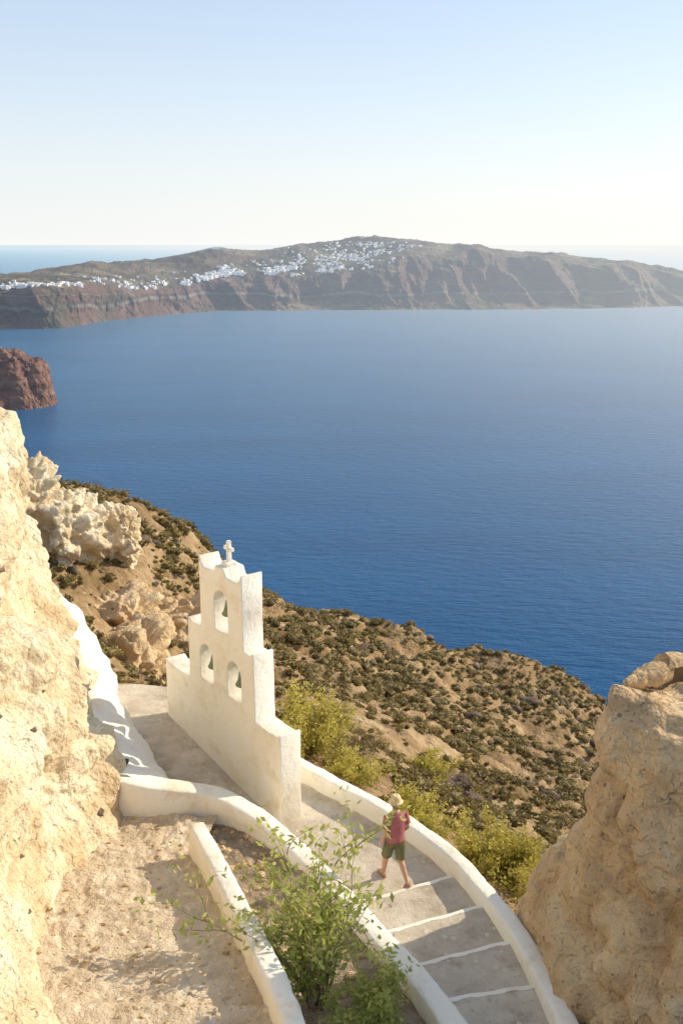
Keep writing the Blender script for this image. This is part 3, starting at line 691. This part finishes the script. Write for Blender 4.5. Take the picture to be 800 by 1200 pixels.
for sgn,(s,e,w) in zip((-1,1),arms):
    s,e,w=Vector(s),Vector(e),Vector(w)
    tube_data([s-Vector((sgn*.06,0,-.005)),s,s.lerp(e,.35),s.lerp(e,.75),e,e.lerp(w,.3),e.lerp(w,.75),w],[.05,.052,.047,.040,.038,.038,.029,.025],14,V=V,F=F)
    d=(w-e).normalized(); q=Vector((0,1,0)); q=(q-d*q.dot(d)).normalized()
    nrm=d.cross(q)*(1 if sgn<0 else -1)
    tube_data([w,w+d*.03,w+d*.065,w+d*.09],[(.024,.018),(.034,.016),(.040,.015),(.038,.012)],12,ref=q,V=V,F=F)
    for k,(o,L) in enumerate(((.029,.07),(.010,.08),(-.010,.073),(-.028,.056))):
        b0=w+d*.08+q*o
        c1=(d+nrm*.25).normalized(); c2=(d+nrm*.8).normalized()
        tube_data([b0,b0+c1*L*.5,b0+c1*L*.5+c2*L*.28,b0+c1*L*.5+c2*L*.5],[.009,.0085,.008,.006],8,V=V,F=F)
    b0=w+d*.03+q*.028
    tube_data([b0,b0+(d*.6+q*.7).normalized()*.035,b0+(d*.6+q*.7).normalized()*.035+(d+q*.1+nrm*.3).normalized()*.03],[.012,.0105,.008],8,V=V,F=F)
bd=mesh_obj('body',V,F,M_skin,True,man); remesh(bd,.0065,3)
V=[];F=[]
tube_data([(0,-.01,.87),(0,0,.90),(0,0,.98),(0,0,1.08),(0,.0,1.2),(0,.0,1.34),(0,0,1.42),(0,0,1.465),(0,0,1.485)],[(.178,.135),(.182,.137),(.178,.13),(.172,.125),(.182,.13),(.192,.128),(.175,.105),(.11,.085),(.075,.07)],24,V=V,F=F)
for sgn,(s,e,w) in zip((-1,1),arms):
    s,e=Vector(s),Vector(e)
    tube_data([s-Vector((sgn*.08,0,-.0)),s+Vector((0,0,.0)),s.lerp(e,.3),s.lerp(e,.66),s.lerp(e,.72)],[.062,.066,.066,.068,.066],16,V=V,F=F)
sh=mesh_obj('t_shirt',V,F,M_shirt,True,man); remesh(sh,.011,3)
V=[];F=[]
tube_data([(0,0,.82),(0,0,.88),(0,0,.96)],[(.15,.115),(.172,.125),(.165,.12)],20,V=V,F=F)
for h,k in ((hipL,kneeL),(hipR,kneeR)):
    h,k=Vector(h),Vector(k)
    tube_data([h+Vector((0,0,.02)),h.lerp(k,.3),h.lerp(k,.7),h.lerp(k,.93)],[.1,.105,.10,.098],16,V=V,F=F)
st=mesh_obj('shorts',V,F,M_short,True,man); remesh(st,.011,3)
V=[];F=[]
tube_data([(0,-.005,1.56),(0,-.005,1.60),(0,.0,1.66),(0,.005,1.72),(0,.01,1.755)],[(.055,.07),(.077,.088),(.081,.094),(.07,.08),(.03,.03)],18,V=V,F=F)
mesh_obj('hair',V,F,M_hair,True,man)
for s in (-1,1):
    V,F=lathe_data([(.001,.011),(.008,.008),(.011,0),(.008,-.008),(.001,-.011)],10,c=(s*.03,.116,1.64)); mesh_obj('eye',V,F,M_eye,True,man)
tubeV,tubeF=tube_data([(-.024,.118,1.578),(0,.124,1.576),(.024,.118,1.578)],[.004,.006,.004],8); mesh_obj('mouth',tubeV,tubeF,flat('lips',(.42,.17,.14)),True,man)
V,F=lathe_data([(.132,1.672),(.136,1.678),(.124,1.688),(.110,1.692),(.098,1.70),(.095,1.74),(.086,1.78),(.068,1.803),(.04,1.811),(.001,1.81)],32,c=(0,.01,0))
ht=mesh_obj('straw_hat',V,F,M_straw,True,man); sl=ht.modifiers.new('s','SOLIDIFY'); sl.thickness=.006
V=[];F=[]
for a,(f,u) in ((Vector(ankL),fL),(Vector(ankR),fR)):
    c0=a-u*.078
    tube_data([c0-f*.08,c0-f*.05,c0+f*.05,c0+f*.15,c0+f*.215],[(.02,.01),(.038,.011),(.04,.011),(.05,.011),(.03,.01)],14,V=V,F=F)
    for t in (.0,.11):
        cc_=a+f*t-u*(.03 if t<.05 else .048)
        pts=[cc_+X*math.cos(q)*.047+u*math.sin(q)*(.045 if t<.05 else .034) for q in np.linspace(-.5,math.pi+.5,10)]
        tube_data(pts,[.007]*10,6,ref=f,V=V,F=F)
mesh_obj('sandals',V,F,M_leather,True,man)
man.location=(.98,15.95,-11.388); man.rotation_euler=(0,0,math.radians(24))

# ------------------------------------------------ camera, sun, sky
cam=bpy.data.cameras.new('camera'); co=bpy.data.objects.new('camera',cam); link(co)
cam.sensor_fit='VERTICAL'; cam.sensor_height=36; cam.sensor_width=24; cam.lens=35
cam.clip_start=.1; cam.clip_end=400000
co.location=(0,0,0); co.rotation_euler=(math.radians(90-15.1),0,0)
SC.camera=co
sun=bpy.data.lights.new('sun','SUN'); sun.energy=5.0; sun.angle=math.radians(.5); sun.color=(1,.88,.68)
so=bpy.data.objects.new('sun',sun); link(so); so.rotation_euler=SUN.to_track_quat('Z','Y').to_euler()
w=bpy.data.worlds.new('World'); SC.world=w; w.use_nodes=True; nt=w.node_tree
bg=nt.nodes['Background']; wo=nt.nodes['World Output']
sky=nt.nodes.new('ShaderNodeTexSky'); sky.sky_type='NISHITA'; sky.sun_disc=False
sky.sun_elevation=EL; sky.sun_rotation=AZ; sky.altitude=250; sky.air_density=1.0; sky.dust_density=.8; sky.ozone_density=1.5
nt.links.new(sky.outputs[0],bg.inputs[0]); bg.inputs[1].default_value=.15
# second background as painted haze: dense at horizon, constant share lifts ambient light
tc=N(nt,'ShaderNodeTexCoord'); sx=N(nt,'ShaderNodeSeparateXYZ',{0:tc.outputs['Generated']})
zz=mathn(nt,'MAXIMUM',sx.outputs[2],0.)
f=mathn(nt,'MULTIPLY_ADD',mathn(nt,'EXPONENT',mathn(nt,'MULTIPLY',zz,-7.0)),.68,.29)
dt=N(nt,'ShaderNodeVectorMath',{0:tc.outputs['Generated'],1:(math.sin(AZ),math.cos(AZ),0)},operation='DOT_PRODUCT')
sf=N(nt,'ShaderNodeMapRange',{0:dt.outputs['Value'],1:.0,2:.75,3:0,4:1}).outputs[0]
zf=N(nt,'ShaderNodeMapRange',{0:zz,1:.0,2:.2,3:0,4:1}).outputs[0]
hc=mixc(nt,sf,(.88,.90,.90),(1.0,.98,.93))
hc=mixc(nt,zf,hc,(.84,.94,1.08))
bg2=N(nt,'ShaderNodeBackground',{'Color':hc,'Strength':1.06})
mx=N(nt,'ShaderNodeMixShader',{0:f,1:bg.outputs[0],2:bg2.outputs[0]})
nt.links.new(mx.outputs[0],wo.inputs[0])
SC.view_settings.view_transform='Standard'; SC.view_settings.look='None'; SC.view_settings.exposure=0; SC.view_settings.gamma=1
print('done')
